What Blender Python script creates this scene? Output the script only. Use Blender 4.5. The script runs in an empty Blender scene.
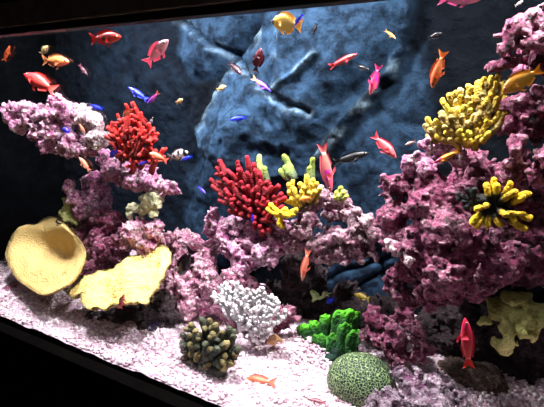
import bpy, math, random
import numpy as np
from mathutils import Vector, Matrix

random.seed(7)
C = bpy.context.scene.collection
# ------------------------------------------------------------------ camera frame
D, HC, F = 0.70, 0.645, 480.0
AX = np.array([0.86, -0.117, -0.498]); AX /= np.linalg.norm(AX)          # world x in (right, up, forward)
AU = np.array([0.0, 0.973, -0.229]); AU -= AX * AU.dot(AX); AU /= np.linalg.norm(AU)
AY = -np.cross(AU, AX); AY = np.array(AY)
if AY[2] < 0: AY = -AY
RIGHT = np.array([AX[0], AY[0], AU[0]]); UP = np.array([AX[1], AY[1], AU[1]]); FWD = np.array([AX[2], AY[2], AU[2]])
CAM = np.array([0.0, -D, HC])

def ray(px, py):
    return RIGHT * ((px - 272) / F) + UP * (-(py - 203.5) / F) + FWD
def P(px, py, y):
    d = ray(px, py); t = (y + D) / d[1]
    return CAM + d * t
def S(px, py, y):
    return (y + D) / ray(px, py)[1] / F
def proj(p):
    q = np.asarray(p) - CAM
    f = q @ FWD
    return 272 + F * (q @ RIGHT) / f, 203.5 - F * (q @ UP) / f
def G(px, py, z=0.03):
    d = ray(px, py); t = (z - HC) / d[2]
    return (CAM + d * t)[1]

cam_d = bpy.data.cameras.new('camera'); cam = bpy.data.objects.new('camera', cam_d); C.objects.link(cam)
M = Matrix(((RIGHT[0], UP[0], -FWD[0], CAM[0]), (RIGHT[1], UP[1], -FWD[1], CAM[1]), (RIGHT[2], UP[2], -FWD[2], CAM[2]), (0, 0, 0, 1)))
cam.matrix_world = M
cam_d.sensor_fit = 'HORIZONTAL'; cam_d.sensor_width = 36; cam_d.lens = 36 * F / 544
cam_d.clip_start = 0.01
bpy.context.scene.camera = cam

# ------------------------------------------------------------------ helpers
def lin(c):
    return tuple(((v / 255) / 12.92 if v / 255 <= 0.04045 else ((v / 255 + 0.055) / 1.055) ** 2.4) for v in c)
def tag(o, label=None, cat=None, group=None, kind=None):
    if label: o['label'] = label
    if cat: o['category'] = cat
    if group: o['group'] = group
    if kind: o['kind'] = kind
    return o
def empty(name, loc):
    o = bpy.data.objects.new(name, None); C.objects.link(o); o.location = Vector([float(v) for v in loc]); o.empty_display_size = 0.02
    return o
def mesh(name, verts, faces, mat, parent=None, cols=None, smooth=True, origin=None):
    verts = np.asarray(verts, dtype=float)
    if parent is not None:
        off = np.array(parent['_loc']) if '_loc' in parent else np.array(parent.location)
        p = parent.parent
        while p is not None:
            off = off + np.array(p.location); p = p.parent
    elif origin is not None: off = np.asarray(origin, dtype=float)
    else:
        off = np.array([(verts[:, 0].min() + verts[:, 0].max()) / 2, (verts[:, 1].min() + verts[:, 1].max()) / 2, verts[:, 2].min()])
    v = verts - off
    me = bpy.data.meshes.new(name)
    if isinstance(faces, np.ndarray):
        n, k = faces.shape
        me.vertices.add(len(v)); me.vertices.foreach_set('co', v.astype(np.float32).ravel())
        me.loops.add(n * k); me.loops.foreach_set('vertex_index', faces.astype(np.int32).ravel())
        me.polygons.add(n); me.polygons.foreach_set('loop_start', np.arange(0, n * k, k, dtype=np.int32))
        me.update(calc_edges=True); me.validate()
    else:
        me.from_pydata([tuple(q) for q in v], [], faces); me.update()
    if smooth: me.polygons.foreach_set('use_smooth', [True] * len(me.polygons))
    if cols is not None:
        a = me.color_attributes.new('col', 'FLOAT_COLOR', 'POINT')
        cc = np.ones((len(v), 4), dtype=np.float32); cc[:, :3] = np.asarray(cols)
        a.data.foreach_set('color', cc.ravel())
    me.materials.append(mat)
    o = bpy.data.objects.new(name, me); C.objects.link(o)
    if parent is not None: o.parent = parent
    else: o.location = Vector([float(q) for q in off])
    return o

# numpy noise
def h3(ix, iy, iz, s):
    n = (ix * 374761393 + iy * 668265263 + iz * 1440662683 + s * 974634777) & 0xffffffff
    n = ((n ^ (n >> 13)) * 1274126177) & 0xffffffff
    n = ((n ^ (n >> 15)) * 2246822519) & 0xffffffff
    return ((n ^ (n >> 16)) & 0xffffff) / float(0xffffff)
def vnoise(p, s=0):
    i = np.floor(p).astype(np.int64); f = p - i; u = f * f * (3 - 2 * f)
    r = 0
    for dx in (0, 1):
        for dy in (0, 1):
            for dz in (0, 1):
                w = (u[:, 0] if dx else 1 - u[:, 0]) * (u[:, 1] if dy else 1 - u[:, 1]) * (u[:, 2] if dz else 1 - u[:, 2])
                r = r + w * h3(i[:, 0] + dx, i[:, 1] + dy, i[:, 2] + dz, s)
    return r * 2 - 1
def fbm(p, s=0, o=3):
    r, a = 0, 1.0
    for k in range(o):
        r = r + a * vnoise(p * 2.03 ** k, s + k); a *= 0.5
    return r
def worley(p, s=0):
    b = np.floor(p - 0.5).astype(np.int64); best = np.full(len(p), 9.0)
    for dx in (0, 1):
        for dy in (0, 1):
            for dz in (0, 1):
                c = b + np.array([dx, dy, dz])
                q = np.stack([c[:, a] + 0.5 + 0.6 * (h3(c[:, 0], c[:, 1], c[:, 2], s + 11 * a) - 0.5) for a in range(3)], 1)
                best = np.minimum(best, ((p - q) ** 2).sum(1))
    return np.sqrt(best)

def keep_largest(v, f):
    lab = np.arange(len(v))
    e = np.concatenate([f[:, [0, 1]], f[:, [1, 2]], f[:, [2, 3]]])
    while True:
        m = np.minimum(lab[e[:, 0]], lab[e[:, 1]]); old = lab.copy()
        np.minimum.at(lab, e[:, 0], m); np.minimum.at(lab, e[:, 1], m)
        lab = lab[lab]; lab = lab[lab]
        if (lab == old).all(): break
    big = np.bincount(lab).argmax(); ok = lab == big
    idx = np.cumsum(ok) - 1
    f = f[ok[f[:, 0]]]
    return v[ok], idx[f]

def surface_nets(val, lo, vox):
    ins = val < 0
    nx, ny, nz = val.shape
    cor = [(a, b, c) for a in (0, 1) for b in (0, 1) for c in (0, 1)]
    sl = lambda A, d: A[d[0]:nx - 1 + d[0], d[1]:ny - 1 + d[1], d[2]:nz - 1 + d[2]]
    cnt = sum(sl(ins, d).astype(np.int8) for d in cor)
    act = (cnt > 0) & (cnt < 8)
    ci = np.argwhere(act)
    acc = np.zeros((len(ci), 3)); num = np.zeros(len(ci))
    for a in cor:
        for ax in range(3):
            if a[ax]: continue
            b = list(a); b[ax] = 1
            va = val[ci[:, 0] + a[0], ci[:, 1] + a[1], ci[:, 2] + a[2]]
            vb = val[ci[:, 0] + b[0], ci[:, 1] + b[1], ci[:, 2] + b[2]]
            x = (va < 0) != (vb < 0)
            t = np.where(x, va / np.where(x, va - vb, 1), 0)
            pos = np.tile(np.array(a, float), (len(ci), 1)); pos[:, ax] += t
            acc[x] += pos[x]; num[x] += 1
    v = lo + (ci + acc / num[:, None]) * vox
    ids = -np.ones(act.shape, dtype=np.int64); ids[act] = np.arange(len(ci))
    F_ = []
    for ax in range(3):
        o1, o2 = (ax + 1) % 3, (ax + 2) % 3
        d = [0, 0, 0]; d[ax] = 1
        A = ins[:nx - d[0], :ny - d[1], :nz - d[2]]; B = ins[d[0]:, d[1]:, d[2]:]
        e = np.argwhere(A != B)
        e = e[(e[:, o1] > 0) & (e[:, o2] > 0) & (e[:, o1] < val.shape[o1] - 1) & (e[:, o2] < val.shape[o2] - 1)]
        u = np.zeros(3, int); u[o1] = 1
        w = np.zeros(3, int); w[o2] = 1
        g = lambda q: ids[q[:, 0], q[:, 1], q[:, 2]]
        q = np.stack([g(e), g(e - u), g(e - u - w), g(e - w)], 1)
        flip = ~A[e[:, 0], e[:, 1], e[:, 2]]
        q[flip] = q[flip][:, ::-1]
        F_.append(q)
    f = np.concatenate(F_); f = f[(f >= 0).all(1)]
    return keep_largest(v, f)

def W(b):
    """a lump in picture units -> world: (px,py,y,r) or (px,py,y,r, px,py,y,r)"""
    out = [P(b[0], b[1], b[2]), b[3] * S(b[0], b[1], b[2])]
    if len(b) == 8: out += [P(b[4], b[5], b[6]), b[7] * S(b[4], b[5], b[6])]
    return out
def sdf_mesh(blobs, holes=(), vox=0.0044, k=0.010, amp=1.0, seed=0, freq=1.0, stretch=None, ymax=None, zmin=None, crease=0.0):
    B = [W(b) for b in blobs]; H = [W(b) for b in holes]
    pts = np.array([q for b in B for q in (b[0::2])]); rad = np.array([q for b in B for q in (b[1::2])])
    lo = (pts - rad[:, None]).min(0) - 0.028; hi = (pts + rad[:, None]).max(0) + 0.028
    n = np.ceil((hi - lo) / vox).astype(int) + 1
    g = np.stack(np.meshgrid(*[lo[i] + np.arange(n[i]) * vox for i in range(3)], indexing='ij'), -1).reshape(-1, 3)
    def dist(b):
        if len(b) == 2: return np.sqrt(((g - b[0]) ** 2).sum(1)) - b[1]
        ab = b[2] - b[0]; t = np.clip(((g - b[0]) @ ab) / (ab @ ab), 0, 1)
        return np.sqrt(((g - b[0] - t[:, None] * ab) ** 2).sum(1)) - (b[1] + t * (b[3] - b[1]))
    d = None
    for b in B:
        q = dist(b)
        if d is None: d = q
        else:
            hh = np.clip(0.5 + 0.5 * (d - q) / k, 0, 1)
            d = d * (1 - hh) + q * hh - k * hh * (1 - hh)
    m = np.abs(d) < 0.04
    p = g[m]
    wp = p + 0.010 * np.stack([vnoise(p * 30 * freq, seed + a) for a in (1, 2, 3)], 1)
    dd = (worley(wp * 34 * freq, seed + 5) - 0.52) * 0.022 + fbm(p * 28 * freq, seed + 7, 3) * 0.010 + (worley(wp * 80 * freq, seed + 9) - 0.5) * 0.013 + 0.05 * np.clip(0.30 - worley(wp * 42 * freq + 3.3, seed + 15), 0, 1) + 0.006 * vnoise(p * 130 * freq, seed + 17)
    d[m] += amp * dd
    if crease: d[m] += crease * np.clip(0.24 - np.abs(fbm(wp * 22, seed + 21, 2)), 0, 1)
    for b in H: d = np.maximum(d, -dist(b))
    if ymax is not None: d = np.maximum(d, g[:, 1] - ymax)
    if zmin is not None: d = np.maximum(d, zmin - g[:, 2])
    return surface_nets(d.reshape(n), lo, vox)

# ------------------------------------------------------------------ materials
class NT:
    def __init__(s, name):
        s.m = bpy.data.materials.new(name); s.m.use_nodes = True
        s.t = s.m.node_tree; s.n = s.t.nodes; s.l = s.t.links
        s.b = s.n['Principled BSDF']; s.out = s.n['Material Output']
        s.co = s.n.new('ShaderNodeTexCoord').outputs['Object']
    def add(s, t, **kw):
        x = s.n.new(t)
        for k_, v in kw.items(): setattr(x, k_, v)
        return x
    def link(s, a, b): s.l.new(a, b)
    def noise(s, scale, detail=3, rough=0.6, dist=0.0, co=None):
        x = s.add('ShaderNodeTexNoise'); x.inputs['Scale'].default_value = scale; x.inputs['Detail'].default_value = detail
        x.inputs['Roughness'].default_value = rough; x.inputs['Distortion'].default_value = dist
        s.link(co or s.co, x.inputs['Vector']); return x.outputs['Fac']
    def vor(s, scale, feature='F1', co=None):
        x = s.add('ShaderNodeTexVoronoi', feature=feature); x.inputs['Scale'].default_value = scale
        s.link(co or s.co, x.inputs['Vector']); return x
    def ramp(s, fac, stops):
        x = s.add('ShaderNodeValToRGB'); e = x.color_ramp.elements
        while len(e) < len(stops): e.new(0.5)
        for q, (p, c) in zip(e, stops):
            q.position = p; q.color = (*c, 1) if len(c) == 3 else c
        s.link(fac, x.inputs['Fac']); return x.outputs['Color']
    def mix(s, fac, a, b, mode='MIX'):
        x = s.add('ShaderNodeMix', data_type='RGBA', blend_type=mode)
        for sock, v in ((x.inputs[0], fac), (x.inputs[6], a), (x.inputs[7], b)):
            if isinstance(v, (int, float)): sock.default_value = v
            elif isinstance(v, tuple): sock.default_value = (*v, 1)
            else: s.link(v, sock)
        return x.outputs[2]
    def math(s, op, a, b=0.0):
        x = s.add('ShaderNodeMath', operation=op)
        for i, v in enumerate((a, b)):
            if isinstance(v, (int, float)): x.inputs[i].default_value = v
            else: s.link(v, x.inputs[i])
        return x.outputs[0]
    def attr(s, name='col'):
        return s.add('ShaderNodeAttribute', attribute_name=name).outputs['Color']
    def bump(s, h, strength=0.5, dist=0.003, normal=None):
        x = s.add('ShaderNodeBump'); x.inputs['Strength'].default_value = strength; x.inputs['Distance'].default_value = dist
        s.link(h, x.inputs['Height'])
        if normal: s.link(normal, x.inputs['Normal'])
        return x.outputs['Normal']
    def done(s, color, rough=0.7, normal=None, spec=0.3):
        if isinstance(color, tuple): s.b.inputs['Base Color'].default_value = (*color, 1)
        else: s.link(color, s.b.inputs['Base Color'])
        s.b.inputs['Roughness'].default_value = rough; s.b.inputs['Specular IOR Level'].default_value = spec
        if normal: s.link(normal, s.b.inputs['Normal'])
        return s.m

def rock_mat(name, dark, deep, mid, pale, pale_amt=0.5, seed=0.0):
    t = NT(name)
    mp = t.add('ShaderNodeMapping'); mp.inputs['Location'].default_value = (seed, seed * 0.7, seed * 1.3); t.link(t.co, mp.inputs['Vector'])
    co = mp.outputs['Vector']
    big = t.noise(13, 4, 0.65, 0.8, co)
    base = t.ramp(big, [(0.36, lin(deep)), (0.50, lin(mid)), (0.64, lin(tuple(int(a * 0.6 + b * 0.4) for a, b in zip(mid, pale))))])
    sp = t.noise(48, 6, 0.82, 0.5, co)
    base = t.mix(t.ramp(sp, [(0.60 - 0.12 * pale_amt, (0, 0, 0)), (0.68 - 0.10 * pale_amt, (1, 1, 1))]), base, lin(pale))
    br = t.noise(24, 5, 0.75, 0.6, co)
    base = t.mix(t.ramp(br, [(0.36, (0.85, 0.85, 0.85)), (0.47, (0, 0, 0))]), base, lin(tuple(min(255, int(v * 1.25)) for v in dark)))
    fine = t.noise(150, 5, 0.8, 0.3, co)
    base = t.mix(t.ramp(fine, [(0.40, (0.95, 0.95, 0.95)), (0.50, (0, 0, 0))]), base, lin(dark))
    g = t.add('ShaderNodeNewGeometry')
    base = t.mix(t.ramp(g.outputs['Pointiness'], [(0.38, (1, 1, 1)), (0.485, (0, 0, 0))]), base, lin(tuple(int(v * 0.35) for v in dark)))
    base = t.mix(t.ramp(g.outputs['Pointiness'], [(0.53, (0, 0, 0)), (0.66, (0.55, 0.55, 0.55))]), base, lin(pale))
    hgt = t.math('ADD', t.noise(170, 5, 0.75, 0, co), t.math('MULTIPLY', t.vor(120, co=co).outputs['Distance'], 0.9))
    return t.done(base, 0.7, t.bump(hgt, 1.0, 0.007), 0.4)

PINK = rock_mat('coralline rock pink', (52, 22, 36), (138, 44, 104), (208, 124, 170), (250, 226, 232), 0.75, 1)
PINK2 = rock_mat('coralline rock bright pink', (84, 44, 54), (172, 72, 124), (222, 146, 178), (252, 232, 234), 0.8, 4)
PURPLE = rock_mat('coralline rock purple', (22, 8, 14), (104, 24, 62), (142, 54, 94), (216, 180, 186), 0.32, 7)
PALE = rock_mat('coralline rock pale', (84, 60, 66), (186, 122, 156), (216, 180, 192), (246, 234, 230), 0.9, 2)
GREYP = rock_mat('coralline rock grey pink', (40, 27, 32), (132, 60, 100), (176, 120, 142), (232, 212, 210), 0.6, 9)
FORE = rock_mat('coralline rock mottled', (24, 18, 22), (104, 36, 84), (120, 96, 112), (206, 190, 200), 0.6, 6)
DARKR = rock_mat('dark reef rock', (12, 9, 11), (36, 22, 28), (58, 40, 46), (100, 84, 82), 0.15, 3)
BROWN = rock_mat('brown reef rock', (30, 22, 18), (78, 60, 52), (108, 88, 76), (150, 132, 116), 0.2, 5)

def attr_mat(name, rough=0.6, bump_scale=240, bump=0.5, dist=0.002, spec=0.3, var=0.25, vscale=60, sss=0.0, kind='noise'):
    t = NT(name)
    c = t.mix(t.math('MULTIPLY', t.noise(vscale, 4, 0.65), 2 * var), t.attr(), (0.02, 0.015, 0.01)) if var else t.attr()
    h = t.noise(bump_scale, 3, 0.6) if kind == 'noise' else t.vor(bump_scale).outputs['Distance']
    if sss:
        t.b.inputs['Subsurface Weight'].default_value = sss; t.b.inputs['Subsurface Radius'].default_value = (0.01, 0.006, 0.004); t.b.inputs['Subsurface Scale'].default_value = 0.5
    return t.done(c, rough, t.bump(h, bump, dist), spec)
CORAL = attr_mat('soft coral polyps', 0.7, 260, 0.7, 0.003, 0.25, 0.16, 70, kind='vor')
SPONGE = attr_mat('grainy sponge', 0.8, 210, 0.8, 0.004, 0.2, 0.14, 40, kind='vor')
SKIN = attr_mat('fish skin', 0.35, 420, 0.25, 0.0012, 0.5, 0.08, 60, kind='vor')
FIN = NT('fish fin'); _d = FIN.add('ShaderNodeBsdfTranslucent'); _c = FIN.attr(); FIN.link(_c, _d.inputs['Color'])
_x = FIN.add('ShaderNodeMixShader'); _x.inputs[0].default_value = 0.4; FIN.done(_c, 0.5)
FIN.link(FIN.b.outputs[0], _x.inputs[1]); FIN.link(_d.outputs[0], _x.inputs[2]); FIN.link(_x.outputs[0], FIN.out.inputs['Surface']); FIN = FIN.m
EYE = NT('fish eye'); EYE = EYE.done(EYE.attr(), 0.08, None, 0.8)
BLACK = NT('black painted wood'); BLACK = BLACK.done(BLACK.ramp(BLACK.noise(30, 3), [(0.3, (0.004, 0.0035, 0.003)), (0.7, (0.008, 0.007, 0.006))]), 0.55, None, 0.2)
MATTE = NT('matte black stand'); MATTE = MATTE.done(MATTE.ramp(MATTE.noise(30, 3), [(0.3, (0.0008, 0.0007, 0.0006)), (0.7, (0.0018, 0.0014, 0.0012))]), 0.8, None, 0.02)
LIPM = NT('brown black rim'); LIPM = LIPM.done(LIPM.ramp(LIPM.noise(40, 3), [(0.3, (0.050, 0.036, 0.028)), (0.7, (0.085, 0.062, 0.050))]), 0.6, None, 0.3)

# ------------------------------------------------------------------ boxes for the setting
def box(name, lo, hi, mat, parent=None, bevel=0.0):
    lo, hi = np.array(lo, float), np.array(hi, float)
    v = [(x, y, z) for x in (lo[0], hi[0]) for y in (lo[1], hi[1]) for z in (lo[2], hi[2])]
    f = [(0, 1, 3, 2), (4, 6, 7, 5), (0, 4, 5, 1), (2, 3, 7, 6), (0, 2, 6, 4), (1, 5, 7, 3)]
    o = mesh(name, v, f, mat, parent, smooth=False)
    if bevel:
        b = o.modifiers.new('b', 'BEVEL'); b.width = bevel; b.segments = 2
    return o
XL, XR, YB, ZR = -1.74, 0.36, 0.56, 0.767
hood = tag(empty('aquarium_hood', (-0.75, -0.03, 1.12)), 'black hood with a brown lower lip across the top of the aquarium', 'hood')
box('front_panel', (XL - 0.04, -0.04, ZR + 0.062), (XR + 0.3, -0.015, 1.12), BLACK, hood, 0.002)
box('lip', (XL - 0.04, -0.050, ZR + 0.012), (XR + 0.3, -0.015, ZR + 0.062), LIPM, hood, 0.003)
box('glass_rim', (XL - 0.04, -0.042, ZR - 0.002), (XR + 0.3, -0.012, ZR + 0.012), BLACK, hood, 0.002)
box('top_panel', (XL - 0.04, -0.04, 1.12), (XR + 0.3, YB + 0.08, 1.135), BLACK, hood)
stand = tag(empty('aquarium_stand', (-0.75, 0.2, -0.85)), 'black cabinet stand with a rim under the front of the aquarium', 'stand')
box('bottom_rim', (XL - 0.04, -0.045, -0.035), (XR + 0.3, -0.012, 0.0), MATTE, stand, 0.002)
box('front_panel', (XL - 0.02, -0.035, -0.85), (XR + 0.28, -0.012, -0.035), MATTE, stand)
for k_, x0 in enumerate((-1.82, -1.08, -0.34)):
    dr = box('door', (x0, -0.046, -0.78), (x0 + 0.70, -0.035, -0.075), MATTE, stand, 0.003)
tag(box('floor', (XL - 0.3, -1.6, -0.88), (XR + 0.6, 0.8, -0.85), BLACK), kind='structure')
tag(box('trim_1', (XL, -0.012, -0.05), (XR, YB + 0.08, -0.03), BLACK), kind='structure')
WL = NT('left tank wall'); WL = WL.done(WL.ramp(WL.noise(9, 5, 0.65, 0.5), [(0.40, lin((1, 2, 3))), (0.75, lin((6, 9, 14)))]), 0.8, WL.bump(WL.noise(14, 6, 0.7), 0.8, 0.02), 0.02)
tag(box('wall_left', (XL - 0.02, -0.01, -0.03), (XL, YB + 0.08, 1.12), WL), kind='structure')
tag(box('wall_right', (XR, -0.01, -0.03), (XR + 0.02, YB + 0.08, 1.12), WL), kind='structure')
gl = NT('aquarium glass'); tr = gl.add('ShaderNodeBsdfTransparent'); tr.inputs[0].default_value = (0.97, 0.985, 0.99, 1)
gs = gl.add('ShaderNodeBsdfGlossy'); gs.inputs['Roughness'].default_value = 0.02
fr = gl.add('ShaderNodeFresnel'); fr.inputs['IOR'].default_value = 1.33
mx = gl.add('ShaderNodeMixShader'); gl.link(gl.math('MULTIPLY', fr.outputs[0], 0.25), mx.inputs[0]); gl.link(tr.outputs[0], mx.inputs[1]); gl.link(gs.outputs[0], mx.inputs[2]); gl.link(mx.outputs[0], gl.out.inputs['Surface'])
tag(box('window_1', (XL, -0.010, -0.03), (XR, -0.002, ZR + 0.02), gl.m), kind='structure')

# ------------------------------------------------------------------ back wall: carved dark blue rock relief
def seg_d(q, pts):
    best = np.full(len(q), 1e9)
    for a, b in zip(pts[:-1], pts[1:]):
        a, b = np.array(a, float), np.array(b, float); ab = b - a
        t = np.clip(((q - a) @ ab) / (ab @ ab), 0, 1)
        best = np.minimum(best, np.sqrt(((q - a - t[:, None] * ab) ** 2).sum(1)))
    return best
def poly_sd(q, poly):
    d = seg_d(q, poly + poly[:1]); ins = np.zeros(len(q), bool)
    for (x0, y0), (x1, y1) in zip(poly, poly[1:] + poly[:1]):
        c = ((y0 > q[:, 1]) != (y1 > q[:, 1])) & (q[:, 0] < (x1 - x0) * (q[:, 1] - y0) / (y1 - y0 + 1e-9) + x0)
        ins ^= c
    return np.where(ins, d, -d)
sst = lambda a, b, x: (lambda t: t * t * (3 - 2 * t))(np.clip((x - a) / (b - a), 0, 1))
nx, nz = 420, 210
gx = np.linspace(XL, XR, nx); gz = np.linspace(-0.03, 1.12, nz)
gp = np.stack(np.meshgrid(gx, gz, indexing='ij'), -1).reshape(-1, 2)
wp = np.stack([gp[:, 0], np.full(len(gp), YB), gp[:, 1]], 1)
qx, qy = proj(wp); q = np.stack([qx, qy], 1)
q = q + 3.0 * np.stack([fbm(np.stack([qx * .05, qy * .05, 0 * qx], 1), 31, 3), fbm(np.stack([qx * .05, qy * .05, 0 * qx + 9], 1), 32, 3)], 1)
bA = [(300, -60), (272, 12), (258, 42), (240, 62), (222, 84), (210, 108), (203, 130), (211, 144), (224, 160), (240, 167), (258, 171), (290, 176), (318, 175), (340, 138), (366, 108), (390, 78), (402, 56), (416, 20), (425, -60)]
bB = [(190, -60), (180, 25), (178, 60), (196, 86), (222, 84), (240, 62), (258, 42), (272, 12), (300, -60)]
bC = [(402, 56), (390, 78), (366, 108), (340, 138), (318, 175), (340, 260), (420, 260), (440, 120), (425, 40)]
hA, hB, hC = poly_sd(q, bA), poly_sd(q, bB), poly_sd(q, bC)
hD = poly_sd(q, [(206, 118), (198, 150), (188, 180), (178, 240), (200, 270), (340, 260), (330, 170), (250, 130)])
h = 0.080 * sst(-2, 46, hA) + 0.045 * sst(-1, 4, hA) + 0.05 * sst(-2, 30, hD) + 0.05 * sst(-2, 26, hB) + 0.02 * sst(-2, 30, hC)
crack = seg_d(q, [(180, 20), (213, 36), (236, 56), (262, 76), (305, 102), (322, 112)])
arc = seg_d(q, [(203, 128), (211, 144), (224, 160), (240, 167), (258, 170)])
arc2 = seg_d(q, [(318, 175), (322, 160), (340, 138), (366, 108), (390, 78), (404, 50)])
arc3 = seg_d(q, [(292, 90), (312, 76), (333, 56)])
v1 = seg_d(q, [(290, 18), (292, 60), (286, 110), (300, 150)])
v2 = seg_d(q, [(392, 70), (350, 175), (350, 200)])
lowr = [seg_d(q, [(310, 292), (350, 268), (400, 252)]), seg_d(q, [(330, 300), (365, 280), (400, 268)]), seg_d(q, [(345, 240), (378, 262), (392, 300)])]
h -= 0.022 * np.exp(-(crack / 3.5) ** 2) + 0.020 * np.exp(-(arc / 3.0) ** 2) + 0.012 * np.exp(-(v1 / 3) ** 2)
h += 0.030 * np.exp(-(arc2 / 3.2) ** 2) + 0.016 * np.exp(-(arc3 / 3.2) ** 2)
for l_ in lowr: h -= 0.02 * np.exp(-(l_ / 3) ** 2)
p3 = np.stack([gp[:, 0], 0 * gp[:, 0], gp[:, 1]], 1)
rid = 1 - np.abs(fbm(p3 * 6, 41, 4))
h += 0.014 * fbm(p3 * 4, 42, 4) + 0.012 * (rid - 0.6) + 0.004 * fbm(p3 * 30, 43, 3)
vein_and_lit_edge = np.exp(-(arc2 / 2.2) ** 2) * 1.3 + np.exp(-(arc3 / 2.2) ** 2) * 0.5 + np.exp(-((crack - 4) / 2.2) ** 2) * 0.45 + 0.35 * np.exp(-(seg_d(q, [(292, 20), (294, 58)]) / 3) ** 2) + 0.4 * np.exp(-((hA - 5) / 6) ** 2) * (qx < 270)  # pale ridge veins plus the boulder's lit left edge, painted in
tone = 0.03 + 0.80 * sst(-3, 10, hA) * (0.75 + 0.25 * sst(330, 260, qx)) + 0.62 * sst(-3, 10, hB) * sst(0, -3, hA) + 0.58 * sst(-3, 12, hD) * sst(1, -3, hA) + 0.42 * sst(-4, 14, hC) + 0.5 * sst(-3, 8, poly_sd(q, [(318, 268), (360, 250), (404, 240), (404, 300), (352, 300), (318, 290)])) + 0.09 * sst(80, 100, qx) * sst(205, 190, qx)  # spotlit centre, dim ends and lighter cave slabs painted into the wall colour
tone *= 1 - 0.6 * np.exp(-(arc / 3.2) ** 2)  # painted shade along the arc crease
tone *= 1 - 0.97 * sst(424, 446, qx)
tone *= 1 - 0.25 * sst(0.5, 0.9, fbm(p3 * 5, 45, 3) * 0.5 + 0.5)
tone = np.clip(tone + 0.5 * vein_and_lit_edge * (0.25 + np.clip(fbm(p3 * 22, 47, 3) + 0.4, 0, 1)), 0.01, 1.6)
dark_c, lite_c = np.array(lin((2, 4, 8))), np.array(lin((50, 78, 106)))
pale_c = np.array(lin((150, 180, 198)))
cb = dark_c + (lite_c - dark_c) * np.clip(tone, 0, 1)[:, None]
cb = cb + (pale_c - cb) * (np.clip(vein_and_lit_edge, 0, 1) * np.clip(0.35 + 0.7 * fbm(p3 * 30, 48, 3), 0, 1))[:, None]
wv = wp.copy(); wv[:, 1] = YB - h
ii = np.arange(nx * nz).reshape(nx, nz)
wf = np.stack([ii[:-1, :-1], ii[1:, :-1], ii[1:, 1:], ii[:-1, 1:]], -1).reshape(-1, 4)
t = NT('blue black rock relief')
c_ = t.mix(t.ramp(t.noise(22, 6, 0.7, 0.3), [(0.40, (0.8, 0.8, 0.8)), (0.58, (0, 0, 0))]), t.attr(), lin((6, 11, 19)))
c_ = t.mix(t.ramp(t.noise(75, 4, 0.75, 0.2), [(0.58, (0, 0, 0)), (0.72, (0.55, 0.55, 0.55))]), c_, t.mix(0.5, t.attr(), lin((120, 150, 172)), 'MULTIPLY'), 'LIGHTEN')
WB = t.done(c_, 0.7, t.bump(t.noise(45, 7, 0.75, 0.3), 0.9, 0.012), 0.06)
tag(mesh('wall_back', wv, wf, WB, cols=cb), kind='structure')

# ------------------------------------------------------------------ gravel bed
def zs(x, y):
    x, y = np.asarray(x, float), np.asarray(y, float)
    z = 0.004 + 0.07 * np.clip(y, 0, 0.6)
    m = P(306, 352, 0.27)
    z = z + 0.045 * np.exp(-(((x - m[0]) / 0.085) ** 2 + ((y - m[1]) / 0.09) ** 2))
    m2 = P(40, 312, 0.12)
    z = z + 0.012 * np.exp(-(((x - m2[0]) / 0.3) ** 2 + ((y - m2[1]) / 0.12) ** 2))
    return z
nx, ny = 380, 100
gx = np.linspace(XL + 0.002, XR - 0.002, nx); gy = np.linspace(0.0, YB + 0.02, ny)
gp = np.stack(np.meshgrid(gx, gy, indexing='ij'), -1)
wfront = wv[:, 1].reshape(420, 210)[:, :32].min(1)
wfr = np.array([wfront[max(0, i - 3):i + 4].min() for i in range(420)])
yf = np.interp(gx, np.linspace(XL, XR, 420), wfr) - 0.006
gp[..., 1] = gp[..., 1] * (yf / gy[-1])[:, None]
gp = gp.reshape(-1, 2)
z = zs(gp[:, 0], gp[:, 1]); p3 = np.stack([gp[:, 0], gp[:, 1], 0 * z], 1)
z = z + 0.004 * fbm(p3 * 18, 51, 3) + 0.0025 * (0.5 - worley(p3 * 110, 52)) * (gp[:, 1] > 0.004)
ii = np.arange(nx * ny).reshape(nx, ny)
sv = [np.stack([gp[:, 0], gp[:, 1], z], 1)]
sf = [np.stack([ii[:-1, :-1], ii[1:, :-1], ii[1:, 1:], ii[:-1, 1:]], -1).reshape(-1, 4)]
sc = [np.tile(np.array(lin((196, 172, 184))), (len(z), 1)) * (0.75 + 0.35 * h3(np.arange(len(z)), 0 * np.arange(len(z)), 0 * np.arange(len(z)), 3))[:, None]]
rng = np.random.default_rng(5)
N = 17000
cx = rng.uniform(-1.75, 0.12, N); cy = rng.uniform(0.004, 0.44, N) ** 1.0
cy = np.minimum(cy, np.interp(cx, np.linspace(XL, XR, 420), wfr) - 0.02); cz = zs(cx, cy) + rng.uniform(0.0, 0.003, N)
ang = rng.uniform(0, 2 * math.pi, N); til = rng.uniform(-0.6, 0.6, N); sz = rng.uniform(0.0022, 0.0062, N)
cube = np.array([(a, b, c) for a in (-1, 1) for b in (-1, 1) for c in (-1, 1)], float)
v = cube[None] * np.stack([sz, sz * rng.uniform(0.45, 0.9, N), sz * rng.uniform(0.35, 0.7, N)], 1)[:, None, :] * rng.uniform(0.6, 1.15, (N, 8, 1))
vx = v[..., 0] * np.cos(til)[:, None] - v[..., 2] * np.sin(til)[:, None]; vz = v[..., 0] * np.sin(til)[:, None] + v[..., 2] * np.cos(til)[:, None]
x2 = vx * np.cos(ang)[:, None] - v[..., 1] * np.sin(ang)[:, None]; y2 = vx * np.sin(ang)[:, None] + v[..., 1] * np.cos(ang)[:, None]
v = np.stack([x2 + cx[:, None], np.maximum(y2 + cy[:, None], 0.001), vz + cz[:, None]], -1).reshape(-1, 3)
fc = np.array([(0, 1, 3, 2), (4, 6, 7, 5), (0, 4, 5, 1), (2, 3, 7, 6), (0, 2, 6, 4), (1, 5, 7, 3)])
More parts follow.
